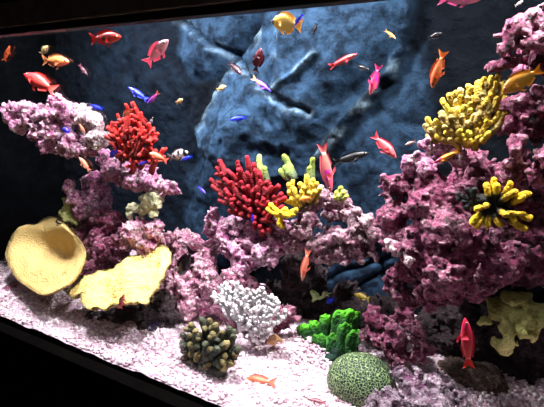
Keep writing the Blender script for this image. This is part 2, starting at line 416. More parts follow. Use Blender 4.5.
f = (fc[None] + 8 * np.arange(N)[:, None, None]).reshape(-1, 4) + len(z)
pal = np.array([lin((236, 222, 228)), lin((246, 238, 238)), lin((222, 196, 212)), lin((206, 178, 194)), lin((196, 160, 170)), lin((170, 140, 150))])
cc = pal[rng.choice(6, N, p=[.22, .20, .22, .18, .10, .08])]
sv.append(v); sf.append(f); sc.append(np.repeat(cc, 8, 0))
GR = NT('crushed coral gravel'); GR = GR.done(GR.attr(), 0.8, GR.bump(GR.noise(300, 3), 0.4, 0.002), 0.25)
tag(mesh('coral_gravel', np.concatenate(sv), np.concatenate(sf), GR, cols=np.concatenate(sc), smooth=False), 'pale pinkish white coral gravel covering the aquarium bottom', 'gravel', kind='stuff')

# ------------------------------------------------------------------ live rocks
ROCKG = 'live rocks of the reef'
def rock(label, blobs, mat, holes=(), **kw):
    v, f = sdf_mesh(blobs, holes, **kw)
    return tag(mesh('live_rock', v, f, mat), label, 'rock', ROCKG)
# left reef
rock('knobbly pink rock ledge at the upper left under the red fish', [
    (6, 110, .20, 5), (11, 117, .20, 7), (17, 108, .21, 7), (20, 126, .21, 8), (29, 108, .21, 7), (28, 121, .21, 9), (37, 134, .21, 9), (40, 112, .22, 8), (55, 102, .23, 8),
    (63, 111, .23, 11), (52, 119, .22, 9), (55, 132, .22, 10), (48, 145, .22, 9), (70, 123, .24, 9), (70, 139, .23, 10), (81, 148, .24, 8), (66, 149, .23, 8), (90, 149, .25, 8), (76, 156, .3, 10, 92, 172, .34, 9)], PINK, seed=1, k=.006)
rock('pale mesh covered knob of rock left of the red finger coral', [(86, 117, .25, 8), (95, 122, .25, 8), (97, 138, .25, 10), (80, 112, .26, 6), (88, 132, .28, 9), (100, 152, .30, 9)], PALE, seed=2, k=.006, amp=.8)
rock('long flat pink rock shelf with pale lip below the left red coral', [
    (108, 172, .31, 7, 140, 184, .29, 8), (140, 184, .29, 9, 166, 187, .28, 8), (172, 187, .27, 6), (120, 165, .34, 9, 150, 176, .34, 9), (105, 160, .34, 8)], PINK, seed=3, k=.012, amp=.9)
rock('pink rock of rounded bulbs in the middle of the left reef', [
    (69, 187, .25, 7), (82, 179, .25, 7), (91, 182, .25, 6), (84, 190, .23, 7), (95, 191, .24, 5), (89, 199, .23, 5), (103, 177, .26, 7), (113, 184, .26, 8), (125, 198, .26, 11), (117, 205, .26, 8),
    (76, 198, .26, 9), (83, 208, .27, 10), (109, 196, .28, 10), (95, 185, .33, 12, 98, 210, .33, 14)], PINK, seed=4, k=.005, amp=.7)
rock('column of purple and pink rock behind the two yellow sponges', [
    (104, 218, .27, 10), (114, 223, .27, 9), (100, 236, .25, 9), (107, 252, .23, 13), (120, 250, .24, 11), (90, 246, .24, 10), (82, 234, .27, 10), (78, 222, .29, 9), (125, 241, .25, 11),
    (100, 225, .33, 16, 110, 292, .30, 24), (96, 270, .22, 12), (120, 235, .30, 14)], PURPLE, seed=5, k=.008)
rock('bright pink rock mound above the yellow slab sponge', [(138, 234, .24, 14), (153, 231, .25, 10), (128, 243, .24, 10), (146, 242, .24, 11), (160, 238, .26, 7)], PINK2, seed=6, k=.012)
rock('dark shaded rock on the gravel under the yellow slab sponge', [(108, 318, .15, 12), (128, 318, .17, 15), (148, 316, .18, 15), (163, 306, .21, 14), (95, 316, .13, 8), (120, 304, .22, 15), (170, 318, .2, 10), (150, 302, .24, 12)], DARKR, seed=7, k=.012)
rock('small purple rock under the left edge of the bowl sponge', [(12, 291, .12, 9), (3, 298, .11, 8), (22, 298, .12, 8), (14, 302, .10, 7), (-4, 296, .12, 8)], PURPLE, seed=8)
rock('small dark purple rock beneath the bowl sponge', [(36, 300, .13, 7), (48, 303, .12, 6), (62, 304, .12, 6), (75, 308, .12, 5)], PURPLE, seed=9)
rock('added black rock heap standing in for the dark behind the bowl sponge', [(4, 278, .24, 20), (28, 268, .30, 20), (58, 262, .34, 20), (-14, 284, .20, 16), (85, 275, .36, 18)], DARKR, seed=30, k=.02)  # added heap, its near-black colour stands in for the darkness here
# middle reef
rock('smooth topped pink rock mound right of the yellow slab sponge', [
    (180, 239, .31, 11), (194, 244, .31, 10), (172, 250, .31, 11), (207, 250, .32, 10), (185, 262, .29, 13), (203, 268, .29, 13), (168, 282, .26, 12), (170, 300, .24, 10), (188, 288, .25, 12), (190, 305, .24, 12), (178, 270, .36, 18)], PINK2, seed=10, k=.014, holes=[(174, 265, .24, 4), (203, 259, .27, 4)])
rock('folded pink rock below the middle red finger coral', [
    (212, 216, .31, 7), (211, 230, .31, 8), (220, 228, .30, 7, 250, 224, .30, 7), (222, 234, .29, 6, 240, 256, .28, 7), (232, 246, .31, 13), (250, 240, .31, 13), (262, 226, .33, 10), (268, 212, .35, 9), (279, 228, .32, 10),
    (262, 256, .29, 13), (240, 266, .28, 12), (277, 245, .31, 11), (284, 232, .31, 8), (235, 235, .40, 20)], PINK, seed=11, k=.009, holes=[(223, 250, .25, 5, 224, 262, .25, 5)])
rock('bright pink rock heap behind the white branching coral', [
    (213, 285, .27, 13), (238, 280, .27, 13), (262, 275, .25, 12), (280, 282, .26, 12), (283, 300, .25, 11), (255, 298, .30, 16), (222, 300, .28, 13), (205, 304, .26, 10), (240, 318, .30, 18), (275, 264, .27, 8)], PINK2, seed=12, k=.010)
rock('small purple tipped rock at the right end of the white coral', [(286, 312, .235, 8), (293, 318, .235, 5), (279, 322, .23, 8), (272, 330, .23, 8), (262, 334, .225, 6)], PURPLE, seed=13)
rock('pink arch rock with a hole and a pale right lobe', [
    (314, 203, .32, 9), (308, 216, .31, 10), (303, 230, .31, 10), (316, 220, .31, 8), (321, 196, .32, 7), (341, 201, .33, 9), (333, 203, .33, 7), (344, 213, .33, 8), (288, 237, .31, 7), (297, 245, .31, 8),
    (357, 212, .32, 7), (366, 221, .32, 8), (372, 236, .32, 8), (371, 251, .32, 7), (376, 257, .31, 4), (349, 217, .31, 4.5, 355, 240, .30, 4.5), (322, 243, .30, 6, 344, 235, .30, 5),
    (342, 252, .31, 9), (330, 254, .31, 9), (356, 252, .31, 9), (319, 253, .32, 8), (363, 258, .31, 7), (310, 242, .32, 8), (330, 240, .38, 14, 355, 245, .38, 14), (330, 212, .385, 10)], GREYP, seed=14, k=.006, holes=[(329, 228, .29, 6, 329, 228, .36, 6), (344, 226, .29, 4, 344, 226, .34, 4)])
rock('dark rock wall of the cave under the arch, partly added for shade', [(300, 262, .40, 16, 310, 300, .42, 18), (292, 280, .38, 12), (320, 320, .42, 18, 350, 326, .42, 16), (312, 275, .43, 14), (350, 312, .42, 14, 385, 312, .42, 14), (375, 330, .38, 14), (286, 292, .40, 12), (328, 306, .42, 11), (340, 302, .43, 9), (345, 293, .45, 12), (358, 302, .44, 10), (272, 296, .41, 12, 292, 310, .36, 10)], DARKR, seed=15)  # some dark lumps added to stand in for the cave's shade
# right reef
rock('purple rock at the upper right corner above the yellow bush coral', [
    (498, 36, .24, 5), (509, 31, .24, 9), (522, 26, .24, 10), (536, 24, .25, 10), (507, 46, .24, 9), (528, 43, .24, 8), (510, 60, .25, 8), (498, 66, .26, 7), (544, 38, .25, 11), (540, 66, .28, 10), (523, 72, .29, 9), (550, 50, .28, 14), (530, 55, .33, 14)], PURPLE, seed=16, k=.008, holes=[(527, 55, .22, 5, 534, 57, .22, 6)])
rock('pink rock jutting from the right edge beside the yellow bush coral', [
    (511, 106, .25, 8), (523, 102, .25, 8), (530, 112, .25, 10), (511, 121, .26, 8), (540, 108, .26, 11), (525, 124, .26, 8), (548, 118, .28, 14), (540, 95, .3, 10), (535, 132, .31, 9), (505, 128, .27, 6)], PURPLE, seed=17, k=.008)
rock('upright purple rock pillar above the black and yellow coral', [(516, 143, .24, 7, 519, 156, .24, 7), (518, 160, .25, 8), (507, 170, .25, 8), (498, 176, .27, 7), (512, 178, .28, 9)], PURPLE, seed=18)
rock('purple rock cut by the right edge beside the rock pillar', [(541, 158, .24, 9), (540, 172, .24, 8), (539, 184, .25, 7), (548, 165, .27, 12)], PURPLE, seed=19)
rock('violet knob of rock under the yellow bush coral', [(419, 152, .25, 7), (408, 161, .25, 6), (428, 150, .26, 7), (425, 166, .25, 8), (440, 152, .28, 9), (455, 158, .30, 10), (412, 168, .26, 6)], PINK, seed=20, k=.007)
rock('huge rough purple rock filling the right side of the tank', [
    (394, 187, .27, 11), (386, 191, .27, 7), (408, 185, .27, 13), (430, 188, .27, 16), (394, 216, .26, 14), (385, 216, .26, 9), (424, 206, .25, 20), (447, 200, .26, 16), (400, 240, .26, 14), (417, 240, .24, 18),
    (440, 228, .24, 22), (463, 238, .25, 20), (418, 258, .24, 14), (404, 272, .25, 13), (396, 286, .26, 9), (446, 272, .23, 24), (472, 288, .25, 12), (482, 270, .24, 18), (503, 264, .25, 16), (516, 258, .26, 14), (534, 262, .28, 14),
    (407, 296, .26, 10), (430, 294, .25, 14), (453, 296, .25, 10), (392, 238, .27, 9), (475, 190, .40, 30, 540, 200, .40, 30), (470, 250, .38, 34, 540, 250, .38, 34), (470, 160, .38, 16)], PURPLE, seed=21, k=.012, holes=[(470, 192, .24, 10, 500, 205, .24, 14), (411, 236, .22, 4), (462, 254, .205, 4, 480, 245, .21, 4)])  # wide rear lumps are unseen back fill, added to block light below
rock('pale white lump set on the left flank of the huge purple rock', [(392, 244, .235, 6), (399, 250, .225, 7), (406, 257, .22, 6)], PALE, seed=22)
rock('purple rock with a pale knob behind the brain coral', [
    (372, 317, .29, 6), (381, 322, .29, 7), (366, 338, .27, 7), (380, 342, .27, 10), (398, 337, .27, 11), (417, 336, .28, 8), (428, 348, .28, 8), (400, 355, .27, 11), (418, 356, .27, 9), (392, 327, .29, 8), (400, 312, .31, 9), (410, 325, .30, 9)], PURPLE, seed=23, k=.008)
rock('whitish and purple rock lying along the bottom edge right of the brain coral', [
    (351, 402, .09, 8), (372, 401, .09, 9), (391, 396, .11, 9), (412, 386, .15, 10), (432, 387, .17, 9), (450, 397, .17, 9), (464, 402, .17, 8), (404, 376, .20, 7), (418, 404, .12, 14), (440, 408, .13, 12), (385, 410, .08, 10)], FORE, seed=24, k=.010)
rock('round brown boulder in the dark recess at the lower right', [(470, 382, .34, 22), (488, 388, .34, 20), (448, 372, .36, 14)], BROWN, seed=25, k=.03, amp=.5)
rock('dark rock added over the gravel for the shade of the lower right recess', [(440, 330, .44, 25, 540, 340, .46, 30), (520, 385, .40, 22), (470, 320, .44, 30), (535, 398, .24, 20), (550, 380, .25, 22), (508, 404, .20, 14)], DARKR, seed=26, k=.03)  # front lumps added to darken the recess over pale gravel

# ------------------------------------------------------------------ leathery crumpled corals
def leather(label, blobs, c0, c1, seed, amp=1.0, k=.006, holes=(), name='leather_coral', cat='coral', freq=0.8, crease=0.0):
    v, f = sdf_mesh(blobs, holes, vox=0.0038, k=k, amp=amp, seed=seed, freq=freq, crease=crease)
    n = np.clip(fbm(v * 30, seed, 3)[:, None] * 0.5 + 0.5, 0, 1)
    return tag(mesh(name, v, f, SPONGE, cols=np.array(lin(c0)) * (1 - n) + np.array(lin(c1)) * n), label, cat, 'leathery leaf corals')
leather('crumpled yellow green leather coral in the dark lower right corner', [
    (482, 322, .255, 1.5, 494, 319, .26, 6), (494, 306, .28, 6), (503, 304, .28, 6), (514, 304, .28, 6), (525, 304, .29, 6), (535, 310, .29, 6), (500, 316, .26, 8), (512, 315, .275, 8), (524, 314, .285, 8), (505, 326, .255, 8), (514, 330, .26, 8), (526, 324, .275, 9), (538, 320, .285, 8),
    (510, 339, .25, 6), (503, 346, .25, 5), (520, 335, .255, 6), (505, 352, .25, 4, 509, 364, .25, 2.5), (548, 316, .30, 10), (530, 318, .32, 14)], (142, 142, 74), (226, 224, 146), 61, amp=1.0, k=.004, freq=.6, crease=.07, holes=[(518, 322, .235, 3, 530, 316, .245, 3.5), (498, 330, .23, 3)])
leather('pale yellow leaf shaped leather coral below the flat left shelf', [(131, 212, .255, 3, 144, 207, .25, 4), (144, 207, .25, 4, 157, 205, .25, 3.5), (140, 200, .26, 3, 155, 198, .25, 2.5), (147, 203, .255, 4), (143, 212, .25, 3), (154, 210, .25, 3), (137, 206, .27, 4)], (176, 172, 130), (214, 212, 174), 62)
leather('narrow pale yellow leather coral behind the top of the bowl sponge', [(68, 198, .25, 3, 67, 212, .25, 5), (62, 215, .24, 4, 72, 221, .24, 5), (74, 212, .26, 4)], (150, 150, 88), (196, 196, 128), 63)
leather('small pale green leaf coral in the dark cave under the arch', [(309, 291, .33, 2, 316, 296, .33, 3), (316, 296, .33, 3, 313, 301, .33, 2)], (150, 160, 110), (206, 214, 160), 64, amp=.4)
leather('tiny pale green leaf coral right of its twin in the dark cave', [(320, 298, .33, 2, 327, 295, .33, 2.6), (325, 296, .33, 2, 331, 293, .33, 1.6)], (150, 160, 110), (206, 214, 160), 65, amp=.4)

# ------------------------------------------------------------------ finger corals
def tube(a, b, r0, r1, bend, c0, c1, seed, nseg=9, nring=9, lump=0.16, tipf=None):
    """a tapered, round-ended, slightly knobbly finger from a to b"""
    a, b = np.asarray(a, float), np.asarray(b, float); ax = b - a; L = np.linalg.norm(ax); ax /= L
    s = np.cross(ax, [0.3, 0.9, 0.1]); s /= np.linalg.norm(s); u = np.cross(ax, s)
    ts = list(np.linspace(0, 1, nring)); V, COL = [], []
    rr = []
    Lc = L - r1
    for t_ in ts: rr.append((t_ * Lc, r0 + (r1 - r0) * t_, t_ * 0.85))
    for q_ in (0.35, 0.7, 0.92): rr.append((Lc + r1 * q_, r1 * math.sqrt(1 - q_ * q_), 0.85 + 0.15 * q_))
    bend = np.asarray(bend, float)
    for i, (d_, r_, t_) in enumerate(rr):
        ctr = a + ax * d_ + bend * (math.sin(math.pi * min(1, d_ / L)))
        for j in range(nseg):
            th = 2 * math.pi * j / nseg + 0.35 * (i % 2)
            w = 1 + lump * (2 * h3(np.int64(i), np.int64(j), np.int64(seed), 77) - 1)
            V.append(ctr + (s * math.cos(th) + u * math.sin(th)) * r_ * w)
            COL.append(t_)
    V.append(a + ax * L); COL.append(1.0); V.append(a); COL.append(0)
    n = len(rr); fs = []
    for i in range(n - 1):
        for j in range(nseg):
            k2 = (j + 1) % nseg
            fs.append((i * nseg + j, i * nseg + k2, (i + 1) * nseg + k2, (i + 1) * nseg + j))
    for j in range(nseg):
        fs.append(((n - 1) * nseg + j, (n - 1) * nseg + (j + 1) % nseg, n * nseg)); fs.append(((j + 1) % nseg, j, n * nseg + 1))
    COL = np.array(COL)[:, None]
    if tipf: COL = np.clip((COL - tipf[0]) / (tipf[1] - tipf[0]), 0, 1); COL = COL * COL * (3 - 2 * COL)
    return np.array(V), fs, np.array(lin(c0)) * (1 - COL) + np.array(lin(c1)) * COL

def scatter_poly(poly, n, seed, mind):
    r = random.Random(seed); pts = []
    xs = [p[0] for p in poly]; ys = [p[1] for p in poly]
    for _ in range(20000):
        p = (r.uniform(min(xs), max(xs)), r.uniform(min(ys), max(ys)))
        if poly_sd(np.array([p]), poly)[0] < 0: continue
        if all((p[0] - q_[0]) ** 2 + (p[1] - q_[1]) ** 2 > mind * mind for q_ in pts):
            pts.append(p)
            if len(pts) >= n: break
    return pts
def finger_coral(name, label, cat, center, poly, n, mind, length, r0, r1, c0, c1, seed, depth=14, tips=None, base=None, base_col=None, group=None, upb=0.0, fwd=1.0, part='finger', jit=0.25, mat=None, side=0, tipf=None, odd=None):
    """center=(px,py,y): where the fingers spring from; tips sampled in the outline or given"""
    r = random.Random(seed); mat = mat or CORAL
    cx, cy, y = center; c = P(cx, cy, y); sc = S(cx, cy, y)
    root = tag(empty(name, c), label, cat, group or ('branching finger corals on the reef' if name == 'finger_coral' else None))
    pts = tips or scatter_poly(poly, n, seed, mind)
    R = max(math.hypot(p[0] - cx, p[1] - cy) for p in pts) * 1.05
    if base:
        v, f = sdf_mesh(base, vox=0.0045, k=.01, seed=seed, amp=0.6)
        nn = np.clip(fbm(v * 40, seed, 2)[:, None] * 0.5 + 0.5, 0, 1)
        mesh('base', v, f, mat, root, cols=np.array(lin(base_col or c0)) * (0.7 + 0.5 * nn))
    for i, p in enumerate(pts):
        rho = math.hypot(p[0] - cx, p[1] - cy) / R
        dep = math.sqrt(max(0.0, 1 - rho * rho)) * depth * sc * fwd
        if len(p) > 2: dep = p[2] * sc
        tip = P(p[0], p[1], y - dep)
        d = tip - c; d = d + np.array([0, 0, upb * np.linalg.norm(d)]); dl = np.linalg.norm(d); d = d / dl
        d = d + np.array([r.uniform(-jit, jit) for _ in range(3)]); d /= np.linalg.norm(d)
        ln = (length * r.uniform(0.75, 1.2)) * sc
        if tips: ln = min(ln, np.linalg.norm(tip - c) * 0.98)
        a = tip - d * ln
        k_ = r.uniform(0.85, 1.15); v_ = r.uniform(0.78, 1.12)
        ca = tuple(min(255, q_ * v_) for q_ in c0); cb_ = tuple(min(255, q_ * v_) for q_ in c1)
        if odd and r.random() < odd[0]: cb_ = tuple(q_ * v_ for q_ in odd[1])
        bd = np.array([r.uniform(-1, 1) for _ in range(3)]) * 0.10 * ln
        V, fs, col = tube(a, tip, r0 * sc * k_, r1 * sc * k_, bd, ca, cb_, seed + i, tipf=tipf)
        o = mesh(part, V, fs, mat, root, cols=col)
        for s_ in range(side):
            if r.random() < 0.6:
                m0 = a + (tip - a) * r.uniform(0.45, 0.75) + bd * 0.9
                dd = np.array([r.uniform(-1, 1) for _ in range(3)]); dd -= d * dd.dot(d); dd /= np.linalg.norm(dd); dd = dd + d * 0.8; dd /= np.linalg.norm(dd)
                V2, f2, c2 = tube(m0, m0 + dd * ln * 0.38, r0 * sc * 0.85 * k_, r1 * sc * 0.85 * k_, (0, 0, 0), ca, cb_, seed + 99 * i + s_, nring=4, tipf=tipf)
                mesh('knob', V2, f2, mat, o, cols=c2)
    return root
finger_coral('finger_coral', 'bright red finger coral on top of the left reef', 'coral', (136, 166, .265),
    [(103, 133), (112, 114), (122, 99), (132, 99), (142, 112), (152, 126), (168, 147), (169, 158), (152, 164), (132, 163), (116, 154), (103, 142)], 46, 6.0, 23, 2.9, 1.8, (104, 6, 14), (236, 60, 54), 101, depth=18,
    base=[(126, 153, .29, 9), (137, 158, .28, 8), (128, 138, .31, 8)], base_col=(70, 8, 14), jit=.38, side=2)
finger_coral('finger_coral', 'dark red finger coral in the middle of the tank', 'coral', (258, 218, .31),
    [(206, 166), (220, 158), (232, 170), (239, 154), (252, 155), (258, 172), (272, 178), (286, 188), (289, 197), (276, 224), (266, 236), (252, 220), (228, 212), (209, 190)], 66, 5.8, 22, 3.2, 2.3, (62, 4, 16), (186, 30, 48), 102, depth=16,
    base=[(248, 206, .34, 12), (262, 208, .33, 10), (236, 190, .35, 9), (258, 222, .32, 7), (225, 182, .35, 6)], base_col=(50, 5, 14), jit=.2, side=1)
finger_coral('finger_coral', 'yellow finger coral behind the pink fish in the middle of the tank', 'coral', (304, 204, .30), None, 0, 0, 20, 3.0, 2.6, (150, 128, 60), (244, 206, 70), 103, depth=12,
    tips=[(288, 182), (293, 179), (299, 182), (288, 190), (294, 187), (301, 190), (290, 197), (297, 196), (304, 196), (307, 174), (311, 182), (314, 178), (318, 182), (316, 190), (310, 192), (321, 188), (284, 200), (304, 186)], base=[(302, 205, .32, 8), (312, 203, .32, 6)], base_col=(110, 96, 60), upb=0.1)
finger_coral('finger_coral', 'small star shaped yellow branching coral in front of the dark red coral', 'coral', (281, 214, .265), None, 0, 0, 24, 3.0, 2.6, (226, 176, 30), (250, 212, 50), 104, depth=5,
    tips=[(266, 208, 0), (269, 203, 1), (296, 214, 1), (298, 209, 1), (274, 217, 3), (283, 229, 2), (279, 227, 3), (287, 208, 1), (282, 212, 5), (290, 216, 4)], base=[(281, 214, .27, 4)], base_col=(200, 160, 40), jit=.05)
finger_coral('finger_coral', 'upright grey green finger with a lime tip beside the dark red coral', 'coral', (267, 182, .335), None, 0, 0, 34, 4.2, 3.0, (110, 128, 110), (190, 216, 96), 105, depth=3, tips=[(259, 154, 0), (264, 166, 3)], base=[(267, 182, .335, 4)], base_col=(90, 100, 90), jit=.03)
finger_coral('finger_coral', 'curved grey green finger with lime knobs right of the upright lime tip', 'coral', (294, 180, .335), None, 0, 0, 34, 4.2, 3.0, (96, 112, 104), (182, 210, 90), 106, depth=3, tips=[(283, 154, 0), (279, 169, 2), (284, 165, 4), (288, 162, 0)], base=[(294, 180, .335, 4)], base_col=(90, 100, 90), jit=.03)
finger_coral('finger_coral', 'lime tipped finger standing just left of the pink fish tail', 'coral', (312, 182, .335), None, 0, 0, 30, 3.4, 2.6, (96, 116, 96), (184, 208, 84), 107, depth=3, tips=[(313, 157, 0), (309, 166, 2)], base=[(312, 184, .335, 4)], base_col=(90, 100, 90), jit=.03)
finger_coral('finger_coral', 'little cluster of lime yellow knobs on top of the arch rock', 'coral', (341, 200, .315), None, 0, 0, 12, 3.2, 2.6, (140, 150, 70), (206, 216, 96), 108, depth=5, tips=[(336, 190), (341, 186), (345, 190), (339, 194), (348, 196), (333, 196), (344, 197)], base=[(341, 200, .325, 5)], base_col=(130, 120, 90))
finger_coral('bush_coral', 'big bushy yellow coral on the right reef under the orange fish', 'coral', (470, 140, .28),
    [(420, 124), (424, 114), (436, 117), (438, 100), (446, 92), (460, 85), (474, 84), (482, 75), (492, 71), (505, 72), (510, 90), (510, 110), (500, 126), (486, 136), (466, 140), (436, 142), (426, 136)], 100, 6.5, 16, 3.6, 3.0, (176, 142, 60), (255, 216, 72), 109, depth=16,
    base=[(438, 129, .285, 8), (456, 121, .295, 10), (474, 115, .30, 11), (490, 108, .30, 11), (494, 94, .30, 9), (470, 131, .295, 9)], base_col=(110, 96, 60), upb=0.55, jit=.3, side=1, odd=(0.3, (206, 186, 110)))
finger_coral('finger_coral', 'black coral with bright yellow finger tips on the huge purple rock', 'coral', (492, 206, .20), None, 0, 0, 30, 2.8, 3.3, (7, 11, 12), (244, 198, 36), 110, depth=10,
    tips=[(486, 182, 2), (494, 177, 0), (497, 183, 5), (512, 181, 0), (518, 190, 2), (532, 193, 1), (526, 196, 5), (533, 219, 1), (526, 214, 5), (528, 231, 2), (517, 224, 6), (502, 227, 6), (508, 216, 12), (485, 206, 18), (474, 210, 10), (470, 225, 5), (475, 229, 6), (487, 229, 7)], base=[(492, 204, .215, 9), (482, 200, .215, 8), (504, 206, .215, 7)], base_col=(7, 10, 10), jit=.05, tipf=(0.42, 0.62))
finger_coral('finger_coral', 'plain black finger coral at the left foot of the black and yellow coral', 'coral', (474, 202, .205), None, 0, 0, 20, 3.0, 2.6, (8, 11, 12), (22, 30, 32), 111, depth=6, tips=[(457, 192), (461, 201), (466, 188), (475, 187), (463, 209), (456, 199)], base=[(472, 201, .215, 7)], base_col=(6, 8, 8), jit=.08)
WHITE_POLY = [(213, 288), (222, 279), (232, 278), (240, 284), (250, 286), (262, 285), (272, 293), (286, 307), (289, 316), (277, 323), (268, 341), (256, 344), (246, 332), (238, 323), (224, 311), (215, 300)]
finger_coral('branching_coral', 'white branching coral standing on the gravel before the pink rocks', 'coral', (252, 330, .225), WHITE_POLY, 100, 4.2, 12, 2.2, 1.7, (246, 234, 240), (255, 253, 254), 112, depth=22,
    base=[(236, 304, .25, 8), (252, 310, .25, 10), (268, 316, .25, 8), (256, 328, .23, 9), (258, 338, .22, 6)], base_col=(240, 222, 232), upb=0.3, side=2, part='branch', jit=.4)
finger_coral('knob_coral', 'olive brown coral of stubby knobs on the front gravel', 'coral', (208, 358, .12),
    [(179, 330), (188, 320), (200, 317), (214, 316), (226, 322), (238, 334), (241, 348), (235, 366), (222, 375), (208, 381), (192, 379), (184, 368), (178, 350)], 40, 7.8, 22, 5.4, 3.3, (66, 76, 68), (152, 136, 86), 113, depth=24,
    base=[(207, 352, .125, 17), (222, 356, .125, 11), (194, 350, .125, 11)], base_col=(24, 30, 30), upb=0.15, side=1, tipf=(0.55, 1.15), odd=(0.45, (92, 96, 74)))

# ------------------------------------------------------------------ yellow sponges
def smooth_ring(pts, n):
    pts = np.array(pts, float); m = len(pts); out = []
    for i in range(n):
        t_ = i / n * m; k_ = int(t_); u = t_ - k_
        p0, p1, p2, p3_ = pts[(k_ - 1) % m], pts[k_ % m], pts[(k_ + 1) % m], pts[(k_ + 2) % m]
        out.append(0.5 * ((2 * p1) + (-p0 + p2) * u + (2 * p0 - 5 * p1 + 4 * p2 - p3_) * u * u + (-p0 + 3 * p1 - 3 * p2 + p3_) * u ** 3))
    return np.array(out)
def plate(name, ring_px, cpx, yfun, depth_fun, thick, cfun, parent, nr=26, nt=96, rough=0.0, seed=0):
    ring = smooth_ring(ring_px, nt); V, COL = [], []
    def pt(px, py, s_, th, off):
        p = P(px, py, yfun(px, py)); return p
    ctr = np.array(cpx, float)
    nrm = np.cross(P(cpx[0] + 10, cpx[1], yfun(cpx[0] + 10, cpx[1])) - P(cpx[0], cpx[1], yfun(*cpx)), P(cpx[0], cpx[1] - 10, yfun(cpx[0], cpx[1] - 10)) - P(cpx[0], cpx[1], yfun(*cpx)))
    nrm /= np.linalg.norm(nrm)
    if nrm @ (CAM - P(cpx[0], cpx[1], yfun(*cpx))) < 0: nrm = -nrm
    for side in (0, 1):
        for i in range(nr + 1):
            s_ = i / nr
            for j in range(nt):
                q_ = ctr + (ring[j] - ctr) * s_
                p = P(q_[0], q_[1], yfun(*q_))
                th = thick * math.sqrt(max(0.0, 1 - max(0.0, (s_ - 0.86) / 0.14) ** 2))
                off = depth_fun(q_[0], q_[1], s_, 2 * math.pi * j / nt) - (2 * th if side else thick - th)
                V.append(p + nrm * off); COL.append(cfun(q_[0], q_[1], s_, side))
    V = np.array(V)
    if rough: V = V + nrm * (rough * (fbm(V * 60, seed, 3) + 0.8 * (0.5 - worley(V * 120, seed))))[:, None]
    fs = []; o2 = (nr + 1) * nt
    for i in range(nr):
        for j in range(nt):
            k_ = (j + 1) % nt
            if i == 0:
                pass
            fs.append((i * nt + j, i * nt + k_, (i + 1) * nt + k_, (i + 1) * nt + j))
            fs.append((o2 + i * nt + k_, o2 + i * nt + j, o2 + (i + 1) * nt + j, o2 + (i + 1) * nt + k_))
    for j in range(nt):
        k_ = (j + 1) % nt
        fs.append((nr * nt + j, nr * nt + k_, o2 + nr * nt + k_, o2 + nr * nt + j))
    return mesh(name, V, np.array(fs), SPONGE, parent, cols=np.array(COL))
bowl = tag(empty('bowl_sponge', P(50, 298, .10)), 'round yellow bowl shaped sponge at the far left of the reef', 'sponge')
ring = [(11, 254), (18, 236), (28, 227), (38, 226), (48, 220), (61, 221), (75, 233), (85, 247), (86, 260), (77, 281), (67, 291), (50, 298), (35, 292), (19, 280), (12, 267)]
cy0, cy1 = np.array(lin((252, 220, 140))), np.array(lin((222, 182, 122)))
def bowl_off(px, py, s_, th):
    d2 = ((px - 53) / 19) ** 2 + ((py - 247) / (10 if py < 247 else 17)) ** 2
    return -0.055 * math.exp(-d2) + 0.016 * s_ ** 3 + 0.006 * math.sin(3 * th + 1) * s_ ** 2 + 0.012 * math.exp(-((py - 231) / 6) ** 2) * (s_ < 1)
def bowl_col(px, py, s_, side):
    n_ = 0.5 + 0.5 * math.sin(px * 0.5 + 2 * math.sin(py * 0.21)) * math.sin(py * 0.33)
    k_ = 0.35 * n_ + 0.45 * math.exp(-(((px - 53) / 22) ** 2 + ((py - 246) / 14) ** 2))
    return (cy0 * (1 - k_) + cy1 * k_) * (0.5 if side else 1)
plate('bowl', ring, (50, 260), lambda px, py: 0.24 - (py - 221) / 77 * 0.19, bowl_off, 0.008, bowl_col, bowl, rough=0.0020, seed=3)
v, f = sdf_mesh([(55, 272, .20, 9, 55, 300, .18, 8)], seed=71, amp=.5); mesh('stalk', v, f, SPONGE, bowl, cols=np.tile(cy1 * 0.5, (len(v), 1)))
slab = tag(empty('slab_sponge', P(125, 300, .16)), 'flat grainy yellow slab sponge leaning right of the bowl sponge', 'sponge')
ring = [(66, 293), (73, 285), (84, 279), (92, 275), (101, 270), (112, 268), (122, 262), (136, 254), (146, 248), (158, 245), (168, 249), (171, 262), (165, 276), (158, 286), (150, 294), (142, 301), (129, 303), (110, 305), (98, 308), (88, 310), (82, 303), (80, 292), (72, 296)]
rj = random.Random(4); ring = [(a + rj.uniform(-1.2, 1.2), b + rj.uniform(-1.2, 1.2)) for a, b in smooth_ring(ring, 60)]
s0, s1 = np.array(lin((255, 226, 130))), np.array(lin((242, 212, 140)))
def slab_off(px, py, s_, th):
    return 0.006 * math.sin(px * .16) + 0.01 * math.exp(-((px - 120) / 30) ** 2 - ((py - 282) / 10) ** 2) - 0.02 * math.exp(-((px - 156) / 3) ** 2 - ((py - 265) / 3) ** 2)
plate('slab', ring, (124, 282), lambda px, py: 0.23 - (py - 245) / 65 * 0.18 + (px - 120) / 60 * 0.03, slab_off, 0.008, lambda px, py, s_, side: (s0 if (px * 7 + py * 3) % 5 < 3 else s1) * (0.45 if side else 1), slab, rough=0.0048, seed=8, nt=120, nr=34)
v, f = sdf_mesh([(128, 285, .21, 8, 135, 300, .24, 9)], seed=72, amp=.5); mesh('foot', v, f, SPONGE, slab, cols=np.tile(s1 * 0.4, (len(v), 1)))

